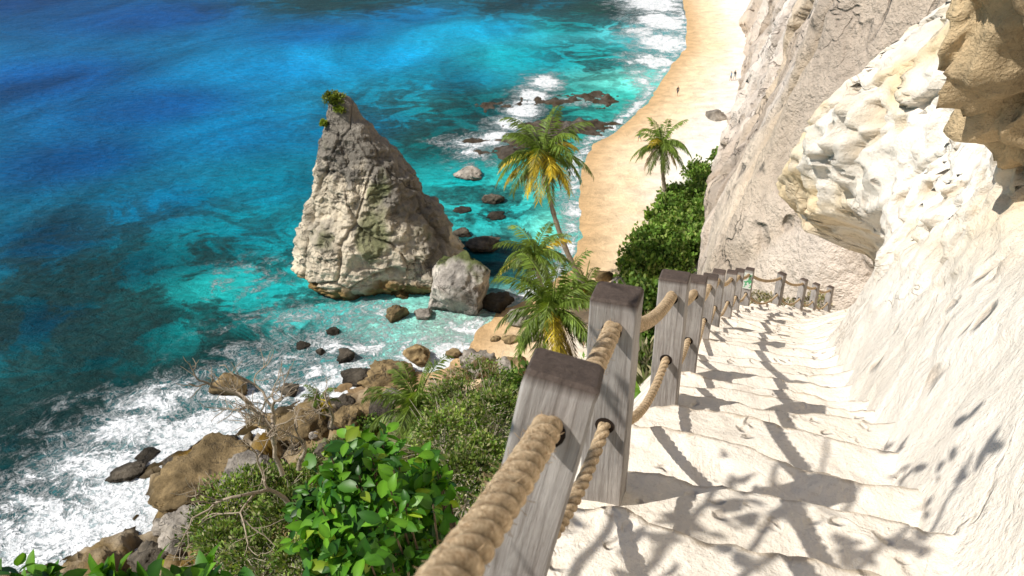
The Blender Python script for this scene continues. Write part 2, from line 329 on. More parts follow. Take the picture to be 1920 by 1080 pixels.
# ---------------- near wall
ya=np.concatenate([np.arange(-2,8,.035),np.arange(8,19.5,.05)]); ha=np.concatenate([np.arange(-.5,6,.04),np.arange(6,13,.2)])
Yg,Hg=np.meshgrid(ya,ha,indexing='ij'); nx=nrm(Yg)
offN=np.interp(Hg,[-.5,0,.5,1,2,3,4,6,9,13],[-.1,0,.16,.34,.72,1.0,1.3,1.9,2.6,4])
offF=np.interp(Hg,[-.5,0,.6,1.1,1.5,1.75,1.95,2.5,3.0,3.5,4.2,5.4,7,13],[0,.1,.5,.8,.95,.6,-.3,-.62,-.5,-.15,.35,1.4,2.6,6])
w=sst(7,10.5,Yg+.5*fbm(np.stack([Yg*.7,Hg*.7,Yg*0],-1),3,70)); w2=sst(13,15.5,Yg); off=offN*(1-w)+offF*w; off=off*(1-w2)+(offN+1.2)*w2
wd=np.interp(Yg,[-2,2,6,12,20],[1.15,1.05,1.1,1.2,1.3])
off=off+wd
P=np.stack([Xl(Yg)+nx[...,0]*off,Yg+nx[...,1]*off,H-Dl(Yg)+Hg-.05],-1)
e1,c1=cells(P*.9,171); e2,c2=cells(P*2.6,174)
up_=sst(.6,2.4,Hg)
dsp=.30*fbm(P*.6,4,71)+.14*ridged(P*1.1,4,73)+.08*fbm(P*4,4,75)+.09*ridged(P*3.1,4,78)+.035*fbm(P*11,3,79)
dsp=dsp*(.32+.68*up_)+(.34*(c1-.5)*sst(0,.12,e1)+.10*(c2-.5)*sst(0,.2,e2)-.10*(1-sst(0,.06,e1)))*up_
pit=sst(.34,.6,fbm(P*[2.4,2.4,2.4],3,179)+.12)*up_; dsp-=.18*pit
P[...,0]-=dsp*.95; P[...,1]-=dsp*.3
n=fbm(P*.7,4,81)[...,None]; C=np.array([.86,.79,.69])+n*.13
ye=(sst(-.1,.3,fbm(P*1.0,4,83)+.4*sst(8,11,Yg)-.08)*sst(1.0,2.2,Hg))[...,None]; C=C*(1-.7*ye)+np.array([.76,.56,.28])*.7*ye
gy=(sst(.1,.4,fbm(P*.8,4,86))*up_)[...,None]; C=C*(1-.3*gy)+np.array([.50,.45,.40])*.3*gy
C=C*(1-.3*pit[...,None]*[.8,1,1.3])
grid('limestone_wall',P,M_wall,np.clip(C,.05,.92))
# overhang
def rockmesh(seed,sub=4,planes=9,amp=.12,fr=1.6,blk=0):
    import bmesh
    bm=bmesh.new(); bmesh.ops.create_icosphere(bm,subdivisions=sub,radius=1)
    V=np.array([v.co[:] for v in bm.verts]); F=np.array([[v.index for v in f.verts] for f in bm.faces]); bm.free()
    r=np.random.default_rng(seed)
    for _ in range(planes):
        nrm_=unit(r.normal(size=3)); dd=r.uniform(.5,.85); s=V@nrm_-dd; V=V-np.where(s>0,s*.92,0)[:,None]*nrm_
    e,c_=cells(V*2.2+seed,seed)
    V=V*(1+amp*fbm(V*fr+seed*3.3,4,seed)+amp*.6*ridged(V*fr*2.3+seed,4,seed+5)+(amp*.6+blk)*(c_-.5)*sst(0,.15,e))[:,None]
    return V,F
def boulder(name,c,rad,col,seed,mat=M_bould,sub=4,planes=9,amp=.14,top=None,blk=0):
    V,F=rockmesh(seed,sub,planes,amp,blk=blk); V=V*np.array(rad)
    n=fbm(V/max(rad)*2+seed,3,seed)[:,None]; C=np.array(col)*(1+n*.9)
    wz=(1-sst(.1,.5,V[:,2]+c[2]))[:,None]
    if c[2]<6: C=C*(1-.65*wz)
    if top is not None:
        g=(sst(.55,.8,V[:,2]/rad[2]+n[:,0]*.6))[:,None]; C=C*(1-g)+np.array(top)*g
    ob=mk(name,V,F,[mat],np.clip(C,.01,.9)); ob.location=c; return ob
boulder('rock_overhang',(3.98,4.55,38.15),(2.25,2.4,1.85),(.56,.42,.25),5,M_over,7,7,.26)
boulder('rock_overhang',(3.27,2.75,38.1),(1.72,1.5,1.6),(.56,.41,.24),8,M_over,7,7,.26)
# ---------------- sea stack
pz=np.array([-1.5,0,.8,1.6,4.3,7.5,9.5,11.9,14,15.6,16.6,17.3,18.0])
pl=np.array([-6.8,-7.1,-7.9,-8.2,-8.1,-6.9,-6.4,-6.0,-5.6,-4.3,-4.1,-4.0,-3.6]); pr=np.array([7.2,7.2,7.7,7.8,6.4,4.3,3.4,1.9,.3,-.9,-1.4,-1.9,-2.7])
za=np.linspace(-1.5,18.0,260); th=np.linspace(0,2*np.pi,420,endpoint=False)
Zg,Tg=np.meshgrid(za,th,indexing='ij'); l=np.interp(Zg,pz,pl); r_=np.interp(Zg,pz,pr); cx=(l+r_)/2; rx=(r_-l)/2
ry=rx*.85; ct,st_=np.cos(Tg),np.sin(Tg); rr=1/(np.abs(ct)**2.6+np.abs(st_)**2.6)**(1/2.6)*.97
P=np.stack([-12.6+cx+rx*rr*ct,73.6+ry*rr*st_,Zg],-1)
dirn=np.stack([ct,st_,0*ct],-1)
am=np.clip(rx/5,.3,1)
e1,c1=cells(P*[.22,.22,.16],191); e2,c2=cells(P*[.7,.7,.8],194)
dsp=am*(1.3*fbm(P*[.16,.16,.10],4,91)+.6*ridged(P*[.3,.3,.28],4,93)+.3*fbm(P*[.6,.6,2.2],4,95)+.25*ridged(P*1.5,4,97)+1.1*(c1-.5)*sst(0,.12,e1)-.35*(1-sst(0,.07,e1))+.35*(c2-.5)*sst(0,.15,e2)-.12*(1-sst(0,.08,e2)))-.3*am
P=P+dirn*dsp[...,None]
P[...,2]+=.4*fbm(P*.4,3,99)*sst(0,3,Zg)
cream=np.array([.80,.69,.52]); grey=np.array([.15,.14,.13]); xr=P[...,0]+12.6
n=fbm(P*.35,4,101); n2=fbm(P*[.25,.25,.9],4,102); e=(r_-xr)/(r_-l)
gm=np.maximum(sst(11.2,12.6,Zg+n*6),sst(.38,.16,e+n*.4)*sst(1,4,Zg+n*4)); gm=np.maximum(gm,.55*sst(.24,.46,n+.5*n2))
C=cream*(1+.2*n2[...,None]); C=C*(1-.78*gm[...,None])+grey*.78*gm[...,None]
gp=np.exp(-(((xr+.3)/1.5)**2+((Zg-6.8)/2.6)**2))*(P[...,1]<74)+.9*np.exp(-(((xr-.9)/1.3)**2+((Zg-10.5)/1.5)**2)); gg=sst(.35,.7,gp+n*.9)[...,None]; C=C*(1-.8*gg)+np.array([.15,.17,.06])*.8*gg
C=C*(1-.3*(1-sst(0,.06,e1)))[...,None]
br=(1-sst(.7,2.0,Zg+n*2))[...,None]; C=C*(1-br)+np.array([.34,.22,.09])*br; wt=(1-sst(.2,.7,Zg))[...,None]; C=C*(1-.6*wt)
grid('sea_stack',P,M_pin,np.clip(C,.02,.88),wrap=True)
# boulders
bq=at_z(856,592); boulder('boulder',(bq[0]+.25,bq[1]+1.8,2.1),(3.6,3.1,3.5),(.50,.45,.39),27,sub=6,planes=7,amp=.20,top=(.12,.14,.05))
G=(.42,.37,.31);B=(.28,.20,.10);K=(.12,.10,.075)
RK=[(880,335,58,.35,G),(922,380,36,.5,K),(868,442,30,.5,K),(740,600,40,.8,B),(795,597,34,.6,G),(930,578,58,.45,K),(625,626,26,.5,K),(648,678,36,.7,K),(785,680,50,.75,B),(853,668,28,.6,B),(893,705,66,.75,G),(950,697,50,.5,B),(722,725,80,.5,B),(432,740,58,.8,B),(538,742,38,.7,K),(668,722,56,.35,K),(960,642,28,.5,B),(978,610,42,.7,G),(560,835,120,.5,B),(690,800,90,.5,B),(380,930,160,.5,B),(450,940,120,.6,G),(340,1040,110,.6,G),(275,1075,80,.6,K),(235,900,60,.25,K),(600,665,20,.4,K),(565,655,26,.3,K),(1000,640,30,.6,G),(1030,690,34,.6,B),(930,640,16,.5,B),(910,470,60,.3,K),(870,398,30,.14,K),(930,408,36,.14,K),(1345,225,36,.6,G),(1130,530,40,.6,B),(1160,540,34,.6,G),(1105,560,30,.5,B),(640,770,40,.5,K),(500,800,50,.4,B),(310,960,60,.4,B),(330,880,44,.3,K),(420,835,40,.3,K),(270,860,36,.25,K)]
for _ in range(34):
    u=rng.uniform(300,1000); v=np.interp(u,[300,450,600,800,1000],[960,850,790,715,700])+abs(rng.normal())*50
    RK.append((u,v,rng.uniform(14,60),rng.uniform(.4,.8),[G,B,B,K][rng.integers(4)]))
for i,(u,v,w,hf,cl) in enumerate(RK):
    q=hit(u,v) if i>12 else at_z(u,v); dep=q[1]*CT+(H-q[2])*ST; r=w/2/FP*dep
    cl=np.array(cl)*(1+.25*rng.uniform(-1,1))
    boulder('boulder',(q[0],q[1]+r*.5,q[2]+r*hf*.35),(r*1.25,r*1.1,r*hf*1.4),cl,100+i,sub=4 if w<50 else 5,amp=.26,planes=14)
# ---------------- foliage masses
def foliage(mb,blobs_,n,size,cols,core=True,m=0,up=.25,spiky=0.):
    for (c,rad) in blobs_:
        c=np.array(c,float); rad=np.array(rad,float)
        k=int(n); d=unit(rng.normal(size=(k,3))+[0,0,up]); d[:,2]=np.where(d[:,2]<-.35,-d[:,2],d[:,2])
        lump=1+.5*fbm(d*2.6+c*.7,3,int(abs(c[0]*10))%50)
        rr=(rng.uniform(.62,1.12,k))*lump; p=c+d*rad*rr[:,None]
        ax=unit(d*(.6+spiky)+rng.normal(size=(k,3))*.6+[0,0,.3]); sd=unit(np.cross(ax,rng.normal(size=(k,3))))
        s=size*rng.uniform(.6,1.3,k)[:,None]; wdt=.32-.22*min(spiky,1)
        V=np.stack([p-ax*s*.5,p+sd*s*wdt,p+ax*s*.5,p-sd*s*wdt],1).reshape(-1,3)
        F=np.arange(4*k).reshape(-1,4); ci=rng.integers(0,len(cols),k)
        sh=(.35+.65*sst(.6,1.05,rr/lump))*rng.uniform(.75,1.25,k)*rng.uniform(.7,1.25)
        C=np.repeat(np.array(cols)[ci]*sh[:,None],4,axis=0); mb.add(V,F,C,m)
        if core:
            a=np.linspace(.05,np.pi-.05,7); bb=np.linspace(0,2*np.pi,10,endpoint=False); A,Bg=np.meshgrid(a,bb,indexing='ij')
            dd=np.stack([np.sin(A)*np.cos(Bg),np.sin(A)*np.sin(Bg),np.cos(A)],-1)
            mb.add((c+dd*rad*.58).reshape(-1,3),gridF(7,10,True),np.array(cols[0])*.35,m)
GR=[(.13,.24,.035),(.18,.31,.05),(.09,.17,.03),(.26,.34,.08)]
DRY=[(.20,.25,.08),(.36,.34,.17),(.14,.19,.05),(.48,.42,.27)]
mb=MB(); bl=[]
for i in range(110):
    u=rng.uniform(1185,1362); vtop=np.interp(u,[1185,1230,1290,1330,1362],[500,400,330,290,280]); v=rng.uniform(vtop+12,535)
    q=hit(u,v); 
    if q[1]>112: q=at_y(u,v,105)
    r=rng.uniform(.7,2.1); bl.append(((q[0],q[1],max(q[2],0)+r*.5),(r,r,r*.9)))
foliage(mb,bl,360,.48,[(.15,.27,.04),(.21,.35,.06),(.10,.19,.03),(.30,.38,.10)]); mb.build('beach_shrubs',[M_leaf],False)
mb=MB(); bl=[]; bd=[]
for i in range(190):
    u=rng.uniform(420,1230); v=rng.uniform(700,1080)
    lim=np.interp(u,[420,600,700,800,950,1230],[900,860,800,765,715,560])
    if v<lim: continue
    q=hit(u,v); dep=q[1]*CT+(H-q[2])*ST; r=min(rng.uniform(.4,1.1),dep*.045+.12)
    (bl if rng.random()<.35 else bd).append(((q[0],q[1],q[2]+r*.4),(r,r,r*.85)))
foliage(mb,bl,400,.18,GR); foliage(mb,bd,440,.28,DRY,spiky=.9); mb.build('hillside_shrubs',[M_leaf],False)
mb=MB(); bl=[]
for u,v in [(1215,600),(1200,640),(1230,660),(1205,580),(1225,620),(1195,680),(1150,700),(980,760),(960,800)]:
    q=at_y(u,v,22 if u>1100 else 16); bl.append((q,(.9,.9,1.0)))
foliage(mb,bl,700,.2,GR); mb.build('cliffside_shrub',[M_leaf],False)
mb=MB(); bl=[]
for _ in range(16):
    u=rng.uniform(1405,1545); v=rng.uniform(550,595); q=at_y(u,v,rng.uniform(19.5,21)); bl.append((q,(.3,.25,.16)))
foliage(mb,bl,160,.10,[(.55,.47,.28),(.30,.33,.13),(.6,.5,.34)],core=False,spiky=.8); mb.build('dry_grass',[M_leaf],False)
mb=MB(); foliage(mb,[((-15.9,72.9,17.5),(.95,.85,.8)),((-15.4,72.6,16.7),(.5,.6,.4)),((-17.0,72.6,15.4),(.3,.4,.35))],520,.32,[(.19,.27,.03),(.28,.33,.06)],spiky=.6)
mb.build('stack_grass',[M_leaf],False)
# foreground broadleaf bush
def leaf(mb,base,ax,nm,L,Wd,col):
    ax=unit(ax); sd=unit(np.cross(ax,nm)); nm=np.cross(sd,ax)
    ts=np.array([0,.22,.5,.78,1.]); ws=np.array([.06,.78,1,.68,.05])*Wd; V=[]; cu=rng.uniform(.05,.4); fo_=rng.uniform(.15,.6); tw=rng.uniform(-.3,.3)
    for t_,w_ in zip(ts,ws):
        c=base+ax*L*t_-nm*L*cu*t_*t_+sd*L*tw*.3*t_*t_
        V+=[c-sd*w_+nm*w_*fo_,c,c+sd*w_+nm*w_*fo_]
    F=[]
    for i in range(4): F+=[[i*3,i*3+1,i*3+4,i*3+3],[i*3+1,i*3+2,i*3+5,i*3+4]]
    cc=np.tile(col,(15,1)); cc[1::3]*=1.35; mb.add(V,F,cc,0)
def sprig(mb,c,out,n,L):
    for k in range(n):
        a=k*2.4+rng.uniform(0,1.5); e=rng.uniform(0,1.1)
        t1=unit(np.cross(out,[.3,.2,1.])); t2=np.cross(out,t1)
        ax=unit(out*e+(t1*math.cos(a)+t2*math.sin(a))*1.0+rng.normal(size=3)*.25); g=rng.choice([0,1,2,3],p=[.38,.25,.30,.07])
        col=np.array([(.06,.175,.012),(.12,.28,.02),(.025,.085,.01),(.24,.34,.03)][g])*rng.uniform(.75,1.2)
        l=L*rng.uniform(.5,1.2); leaf(mb,c-out*rng.uniform(0,.10),ax,unit(out+rng.normal(size=3)*.35),l,l*rng.uniform(.24,.34),col)
def bush(name,ells,nsp,L):
    mb=MB()
    for c,r,base in ells:
        c=np.array(c);r=np.array(r)
        for _ in range(nsp):
            d=unit(rng.normal(size=3)+[-.1,-.4,.4]); rr=rng.uniform(.45,1.15)*(1+.45*vn(d[None]*2.3+c,3)[0])
            q=c+d*r*rr; sprig(mb,q,unit(d*.7+np.array([-.3,-.3,.8])+rng.normal(size=3)*.3),5,L)
            if rng.random()<.4:
                s=np.linspace(0,1,5)[:,None]; tube(mb,np.array(base)*(1-s)+q*s+np.array([0,0,-.15])*np.sin(s*3.14),np.linspace(.014,.004,5),(.18,.13,.08),1,5)
    return mb.build(name,[M_big,M_bark],True)
def E(u,v,y,rpx,f=(1,1,1)):
    q=at_y(u,v,y); dep=q[1]*CT+(H-q[2])*ST; r=rpx/FP*dep; return q,np.array(f)*r,q+np.array([.2,.3,-1.0])
bush('broadleaf_bush',[E(645,890,2.9,75),E(700,860,3.2,65),E(735,980,2.7,110),E(800,930,3.2,60),E(610,1010,2.6,70),E(660,1050,2.5,80),E(770,1050,2.8,75),E(590,950,3.3,45),E(800,880,3.5,35),E(700,930,3.0,80)],40,.09)
bush('broadleaf_bush',[E(30,1090,1.9,50),E(85,1080,2,30),E(215,1070,1.8,30),E(300,1090,1.8,40),E(395,1085,1.9,38),E(120,1120,1.8,40),E(470,1115,1.9,40),E(250,1120,1.8,40)],6,.085)
# fine-leaf shrub
mb=MB(); bl=[]
for u,v,y in [(430,960,6.5),(480,930,6.7),(520,990,6),(420,1030,6),(480,1050,5.6),(560,960,6),(880,800,8),(900,860,6.5),(850,760,9),(930,780,8),(870,900,5.5),(830,820,7),(900,740,10),(560,1050,5.2),(540,910,7),(400,1000,6.5)]:
    q,r,_=E(u,v,y,rng.uniform(40,65)); bl.append((q,r))
foliage(mb,bl,1400,.05,[(.17,.27,.04),(.28,.37,.08),(.34,.33,.16),(.10,.18,.03)],core=False,spiky=.4); 
for q,r in bl:
    for _ in range(44):
        d=unit(rng.normal(size=3)+[0,-.2,.8]); s=np.linspace(0,1,6)[:,None]
        tube(mb,q+np.array([0,0,-.3])+(d*r*1.7)*s+rng.normal(size=3)*.12*s*s,np.linspace(.007,.002,6),(.58,.50,.38),1,4)
mb.build('scrub_bush',[M_leaf,M_bark],False)
# dead branches
mb=MB()
def grow(p,d,L,r,lev):
    n=6; pts=[p]; 
    for i in range(n):
        d=unit(d+rng.normal(size=3)*.22+[0,0,.03]); pts.append(pts[-1]+d*L/n)
    pts=np.array(pts); tube(mb,pts,np.linspace(r,r*.55,n+1),(.42,.34,.25),0,6)
    if lev>0:
        for _ in range(3 if lev>1 else 4):
            k=rng.integers(2,n+1); grow(pts[k],unit(d+rng.normal(size=3)*.75+[-.15,0,.2]),L*rng.uniform(.5,.8),r*.55,lev-1)
for u,v,y,dx,L in [(545,950,5.0,(-.25,.1,.9),.6),(530,890,5.0,(-.35,0,.9),.55),(515,830,5.0,(-.05,.0,1),.5),(510,800,5.0,(-.7,0,.7),.4),(560,880,5.2,(.15,.1,1),.4),(620,800,7,(-.1,0,1),.4)]:
    grow(at_y(u,v,y),np.array(dx),L,.021,3)
mb.build('dead_branches',[M_bark],True)
# tree branch reaching over the path beside the photographer (its shadow falls on the wall)
mb=MB(); s=np.linspace(0,1,12)[:,None]
for tip in [(-.75,2.0,38.25),(-.6,1.6,38.5),(-1.0,2.3,38.2)]:
    A=np.array([-1.6,-.2,36.6]); Bm=np.array([-1.6,.8,38.2]); T_=np.array(tip)
    pts=A*(1-s)**2+2*s*(1-s)*Bm+T_*s*s; tube(mb,pts,np.linspace(.03,.008,12)[:],(.2,.15,.1),1,6)
    for k in range(5,12):
        for _ in range(3):
            c=pts[k]+rng.normal(size=3)*.12; 
            if c[1]*ST+(c[2]-H)*CT < .37*(c[1]*CT-(c[2]-H)*ST): continue
            sprig(mb,c,unit(rng.normal(size=3)+[0,0,.6]),3,.10)
mb.build('overhanging_branch',[M_big,M_bark],True)
# ---------------- palms
def palm(base,top,crown,nf,seed,yel=.3,bend=1.0):
    r=np.random.default_rng(seed); mb=MB(); base=np.array(base,float); top=np.array(top,float)
    s=np.linspace(0,1,30)[:,None]
    pts=base*(1-s)**2+2*s*(1-s)*(base*.5+top*.5+np.array([-(top-base)[0]*.35,0,0])*-bend)+top*s**2
    rad=np.linspace(.28,.16,30)+.03*np.sin(np.arange(30)*2.5); rad[0]=.4
    tube(mb,pts,rad,(.30,.25,.19),0,10)
    for i in range(nf):
        a=i*2.39996+r.uniform(-.3,.3); el=np.interp(i/nf,[0,.35,1],[1.35,.7,-.6])+r.uniform(-.2,.2)
        L=crown*r.uniform(.85,1.12)*(1 if el>-.1 else .8); d=np.array([math.cos(a)*math.cos(el),math.sin(a)*math.cos(el),math.sin(el)])
        n=12; q=top.copy(); P_=[q.copy()]; dd=d.copy(); dro=r.uniform(.09,.16)
        for k in range(n):
            dd=unit(dd+np.array([0,0,-dro-.05*k/n])); q=q+dd*L/n; P_.append(q.copy())
        P_=np.array(P_); tt=i/nf
        y=r.random()<yel*(.4+1.2*tt); dead=tt>.85 and r.random()<.6
        col=np.array((.55,.43,.04) if y else (.15,.22,.035))*r.uniform(.65,1.35)
        if dead: col=np.array((.28,.20,.11))
        tube(mb,P_,np.linspace(.06,.015,n+1),col*1.1,0,4)
        m_=44; ts=np.linspace(.10,1,m_); T=unit(np.gradient(P_,axis=0)); idx=ts*n
        for sd in (-1,1):
            for t_,ix in zip(ts,idx):
                if r.random()<.05: continue
                k=min(int(ix),n-1); f_=ix-k; c=P_[k]*(1-f_)+P_[k+1]*f_; tg=T[k]
                out=unit(np.cross(tg,[0,0,1.]))*sd; ll=crown*.27*math.sin(min(1,t_*1.05+.12)*math.pi*.86)**.7*r.uniform(.75,1.15)
                ld=unit(out*.8+tg*.75+np.array([0,0,-.25-.6*r.random()])); wv=unit(tg)*.065*crown/4.3
                tip=c+ld*ll+np.array([0,0,-.12*ll]); midp=c+ld*ll*.5
                mb.add([c,midp+wv,tip,midp-wv],[[0,1,2,3]],col*r.uniform(.65,1.35),1)
    for _ in range(7):
        c=top+np.array([*r.normal(size=2)*.3,-.35]); A,Bg=np.meshgrid(np.linspace(.1,3.04,5),np.linspace(0,6.283,8,endpoint=False),indexing='ij')
        mb.add((c+.16*np.stack([np.sin(A)*np.cos(Bg),np.sin(A)*np.sin(Bg),np.cos(A)],-1)).reshape(-1,3),gridF(5,8,True),(.25,.22,.04),0)
    return mb.build('palm_tree',[M_bark,M_frond],False)
b1=hit(1108,560); palm(b1,at_y(1018,292,b1[1]+1),4.8,36,1,.4)
b2=hit(1250,385); palm(b2,at_y(1240,272,b2[1]),3.8,28,2,.12,.5)
b3=hit(1050,610); palm(b3,at_y(1003,478,b3[1]+.5),3.7,28,3,.12)
b4=hit(1072,695); palm(b4,at_y(1035,582,b4[1]+.5),4.2,34,4,.1)
b5=hit(800,830); palm(b5,at_y(782,765,b5[1]),3.3,28,5,.06)
b6=hit(605,790); palm(b6,at_y(600,750,b6[1]),1.6,16,6,.3)
b7=hit(1105,560); palm(b7+[1.5,1,0],at_y(1098,535,b7[1]),2.8,20,8,.1)
# ---------------- posts and rope
m,t,b,o=nt('weathered_wood'); M_wood=m
tc=N(t,'ShaderNodeTexCoord').outputs['Object']; oi=N(t,'ShaderNodeObjectInfo').outputs['Random']
vo=N(t,'ShaderNodeVectorMath',operation='ADD'); cx_=N(t,'ShaderNodeCombineXYZ'); t.links.new(ma(t,'MULTIPLY',oi,9.0),cx_.inputs[0]); t.links.new(tc,vo.inputs[0]); t.links.new(cx_.outputs[0],vo.inputs[1]); tv=vo.outputs[0]
mp=N(t,'ShaderNodeMapping'); mp.inputs['Scale'].default_value=(22,22,1.3); t.links.new(tv,mp.inputs[0])
n1=noise(t,mp.outputs[0],3,9,.75,.8); n2=noise(t,tv,60,4,.6); n3=noise(t,tv,4,5,.6)
rp=N(t,'ShaderNodeValToRGB'); rp.color_ramp.elements[0].color=(.15,.12,.10,1); rp.color_ramp.elements[1].color=(.41,.375,.345,1); rp.color_ramp.elements[0].position=.3; rp.color_ramp.elements[1].position=.58
t.links.new(n1,rp.inputs[0])
cap=col_attr(t).outputs[0]; wc=mix(t,ma(t,'MULTIPLY',n2,.3),rp.outputs[0],(.42,.385,.355)); wc=mix(t,1.0,wc,gray(t,mr(t,n3,.3,.7,.7,1.2)),'MULTIPLY')
t.links.new(mix(t,1.0,wc,cap,'MULTIPLY'),b.inputs['Base Color']); b.inputs['Roughness'].default_value=.85
bp=N(t,'ShaderNodeBump'); bp.inputs['Distance'].default_value=.008; t.links.new(n1,bp.inputs['Height']); t.links.new(bp.outputs[0],b.inputs['Normal'])
M_hole_shade=rockmat('painted_hole_shade',5,20,.001)
m,t,b,o=nt('rope_fibre'); M_rope=m; p=pos(t)
n1=noise(t,p,110,5,.75,.5); n2=noise(t,p,14,4)
rp=N(t,'ShaderNodeValToRGB'); rp.color_ramp.elements[0].color=(.40,.25,.13,1); rp.color_ramp.elements[1].color=(.85,.66,.43,1); rp.color_ramp.elements[0].position=.3; rp.color_ramp.elements[1].position=.62
t.links.new(n1,rp.inputs[0]); gv=col_attr(t).outputs[0]
t.links.new(mix(t,1.0,mix(t,1.0,rp.outputs[0],gray(t,mr(t,n2,.3,.7,.8,1.1)),'MULTIPLY'),gv,'MULTIPLY'),b.inputs['Base Color']); b.inputs['Roughness'].default_value=.95; b.inputs['Specular IOR Level'].default_value=.1
bp=N(t,'ShaderNodeBump'); bp.inputs['Distance'].default_value=.01; t.links.new(n1,bp.inputs['Height']); t.links.new(bp.outputs[0],b.inputs['Normal'])
posts=[]
def post(y,base=None,topp=None,w=.145,dth=.115,h=.92,head=None):
    n_=nrm(np.array(y)); bx=np.array([float(Xl(y)),y,H-float(Dl(y))]) if base is None else np.array(base)
    jit=np.array([rng.uniform(-.02,.02),rng.uniform(-.02,.02),rng.uniform(-.03,.03)]) if base is None else 0
    tp=bx+[0,0,h]+jit if topp is None else np.array(topp)
    ax=unit(tp-bx); L=np.linalg.norm(tp-bx)+.35
    fwd=np.array([-n_[1],n_[0],0.]) if head is None else np.array(head,float)
    rt=unit(np.cross(fwd,ax)); fw=np.cross(ax,rt)
    mb=MB(); zs=[-.35]+list(np.linspace(-.2,L-.35-.03,10))+[L-.35-.008,L-.35]; ins=[0]*(len(zs)-1)+[.006]
    bv=.006; rings=[]
    for z,s_ in zip(zs,ins):
        a,c_=w/2-s_,dth/2-s_; wob=rng.uniform(-.0015,.0015,2)
        for (px_,py_) in [(-a,-c_+bv),(-a+bv,-c_),(a-bv,-c_),(a,-c_+bv),(a,c_-bv),(a-bv,c_),(-a+bv,c_),(-a,c_-bv)]: rings.append((px_+wob[0],py_+wob[1],z))
    R_=np.array(rings); nz=len(zs); C=np.ones((len(R_),3)); C[R_[:,2]>L-.35-.025]=(.30,.24,.21)
    mb.add(R_,gridF(nz,8,True),C,0)
    k=(nz-1)*8; t8=R_[k:k+8]; mb.add(np.vstack([t8[[0,1,2,3]],t8[[3,4,5,6]],t8[[0,3,6,7]]]),[[0,1,2,3],[4,5,6,7],[8,9,10,11]],np.array((.26,.20,.17)),0)
    hz=L-.35-.105
    for zz_ in (hz,hz-.36):
        for sy in (-1,1):
            a=np.linspace(0,2*np.pi,16,endpoint=False); rr=np.array([.0001,.032])[:,None]
            V=np.stack([rr*np.cos(a),np.full((2,16),sy*(dth/2+.003)),zz_+rr*np.sin(a)],-1).reshape(-1,3); mb.add(V,gridF(2,16,True),(.03,.02,.015),1)  # flat dark disc paints the shade of a rope hole; post is solid
    ob=mb.build('rope_fence_post',[M_wood,M_hole_shade],False)
    ob.matrix_world=Matrix(((rt[0],fw[0],ax[0],bx[0]),(rt[1],fw[1],ax[1],bx[1]),(rt[2],fw[2],ax[2],bx[2]),(0,0,0,1)))
    posts.append((bx+ax*hz,bx+ax*(hz-.36),fw,rt,ax,bx)); return ob
post(-.62,base=(-.58,-.62,H-1.1),topp=(-.32,-.60,H+.21))
post(1.15,base=(-.10,1.12,H-1.72),topp=(.098,1.24,H-.835),w=.135)
for y in (2.2,3.64,4.9,7.0,8.6,10.2,11.6): post(y)
sp=post(12.75)
P13=[post(y,head=h_) for y,h_ in ((14.5,(.8,.6,0)),(16.0,(.8,.6,0)),(17.2,(.8,.6,0)),(18.8,(.8,.6,0)))]
def ropeobj(k,R,sagf):
    mb=MB(); pts=[]
    for i in range(len(posts)-1):
        a=posts[i][k]; c=posts[i+1][k]; L=np.linalg.norm(c-a); step=.005 if i<2 else (.008 if i<4 else .02)
        n=max(8,int(L/step)); s=np.linspace(0,1,n,endpoint=False)[:,None]
        pts.append(a*(1-s)+c*s-np.array([0,0,1])*4*s*(1-s)*sagf*L)
    pts=np.concatenate(pts)
    ker=np.ones(5)/5; sm=np.stack([np.convolve(np.pad(pts[:,j],2,mode='edge'),ker,'valid') for j in range(3)],1)
    S=np.concatenate([[0],np.cumsum(np.linalg.norm(np.diff(sm,axis=0),axis=1))]); n=len(sm); sides=24
    T=unit(np.gradient(sm,axis=0)); Nn=unit(np.cross(T,[0,0,1.])); Bn=np.cross(T,Nn)
    ph=np.linspace(0,2*np.pi,sides,endpoint=False)[None,:]; tw=(2*np.pi*S/.15)[:,None]
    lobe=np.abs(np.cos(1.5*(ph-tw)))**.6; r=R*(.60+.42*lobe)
    V=sm[:,None]+r[...,None]*(np.cos(ph)[...,None]*Nn[:,None]+np.sin(ph)[...,None]*Bn[:,None])
    V=V+ (R*.08*fbm(V*60,2,5))[...,None]*unit(V-sm[:,None])
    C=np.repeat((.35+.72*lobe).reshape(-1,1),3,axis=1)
    mb.add(V.reshape(-1,3),gridF(n,sides,True),C,0)
    if k==0:
        for _ in range(420):
            i=rng.integers(0,800 if n>800 else n); a=rng.uniform(0,6.28); o_=np.cos(a)*Nn[i]+np.sin(a)*Bn[i]
            b0=sm[i]+o_*R*.9; d=unit(o_+T[i]*rng.uniform(-1.5,1.5)+rng.normal(size=3)*.4); s=np.linspace(0,1,4)[:,None]
            tube(mb,b0+d*s*rng.uniform(.008,.022)+rng.normal(size=3)*.003*s*s,np.full(4,.0005),(1.1,1.05,1.),0,3)
    return mb.build('rope',[M_rope],True)
ropeobj(0,.028,.045); ropeobj(1,.021,.10)
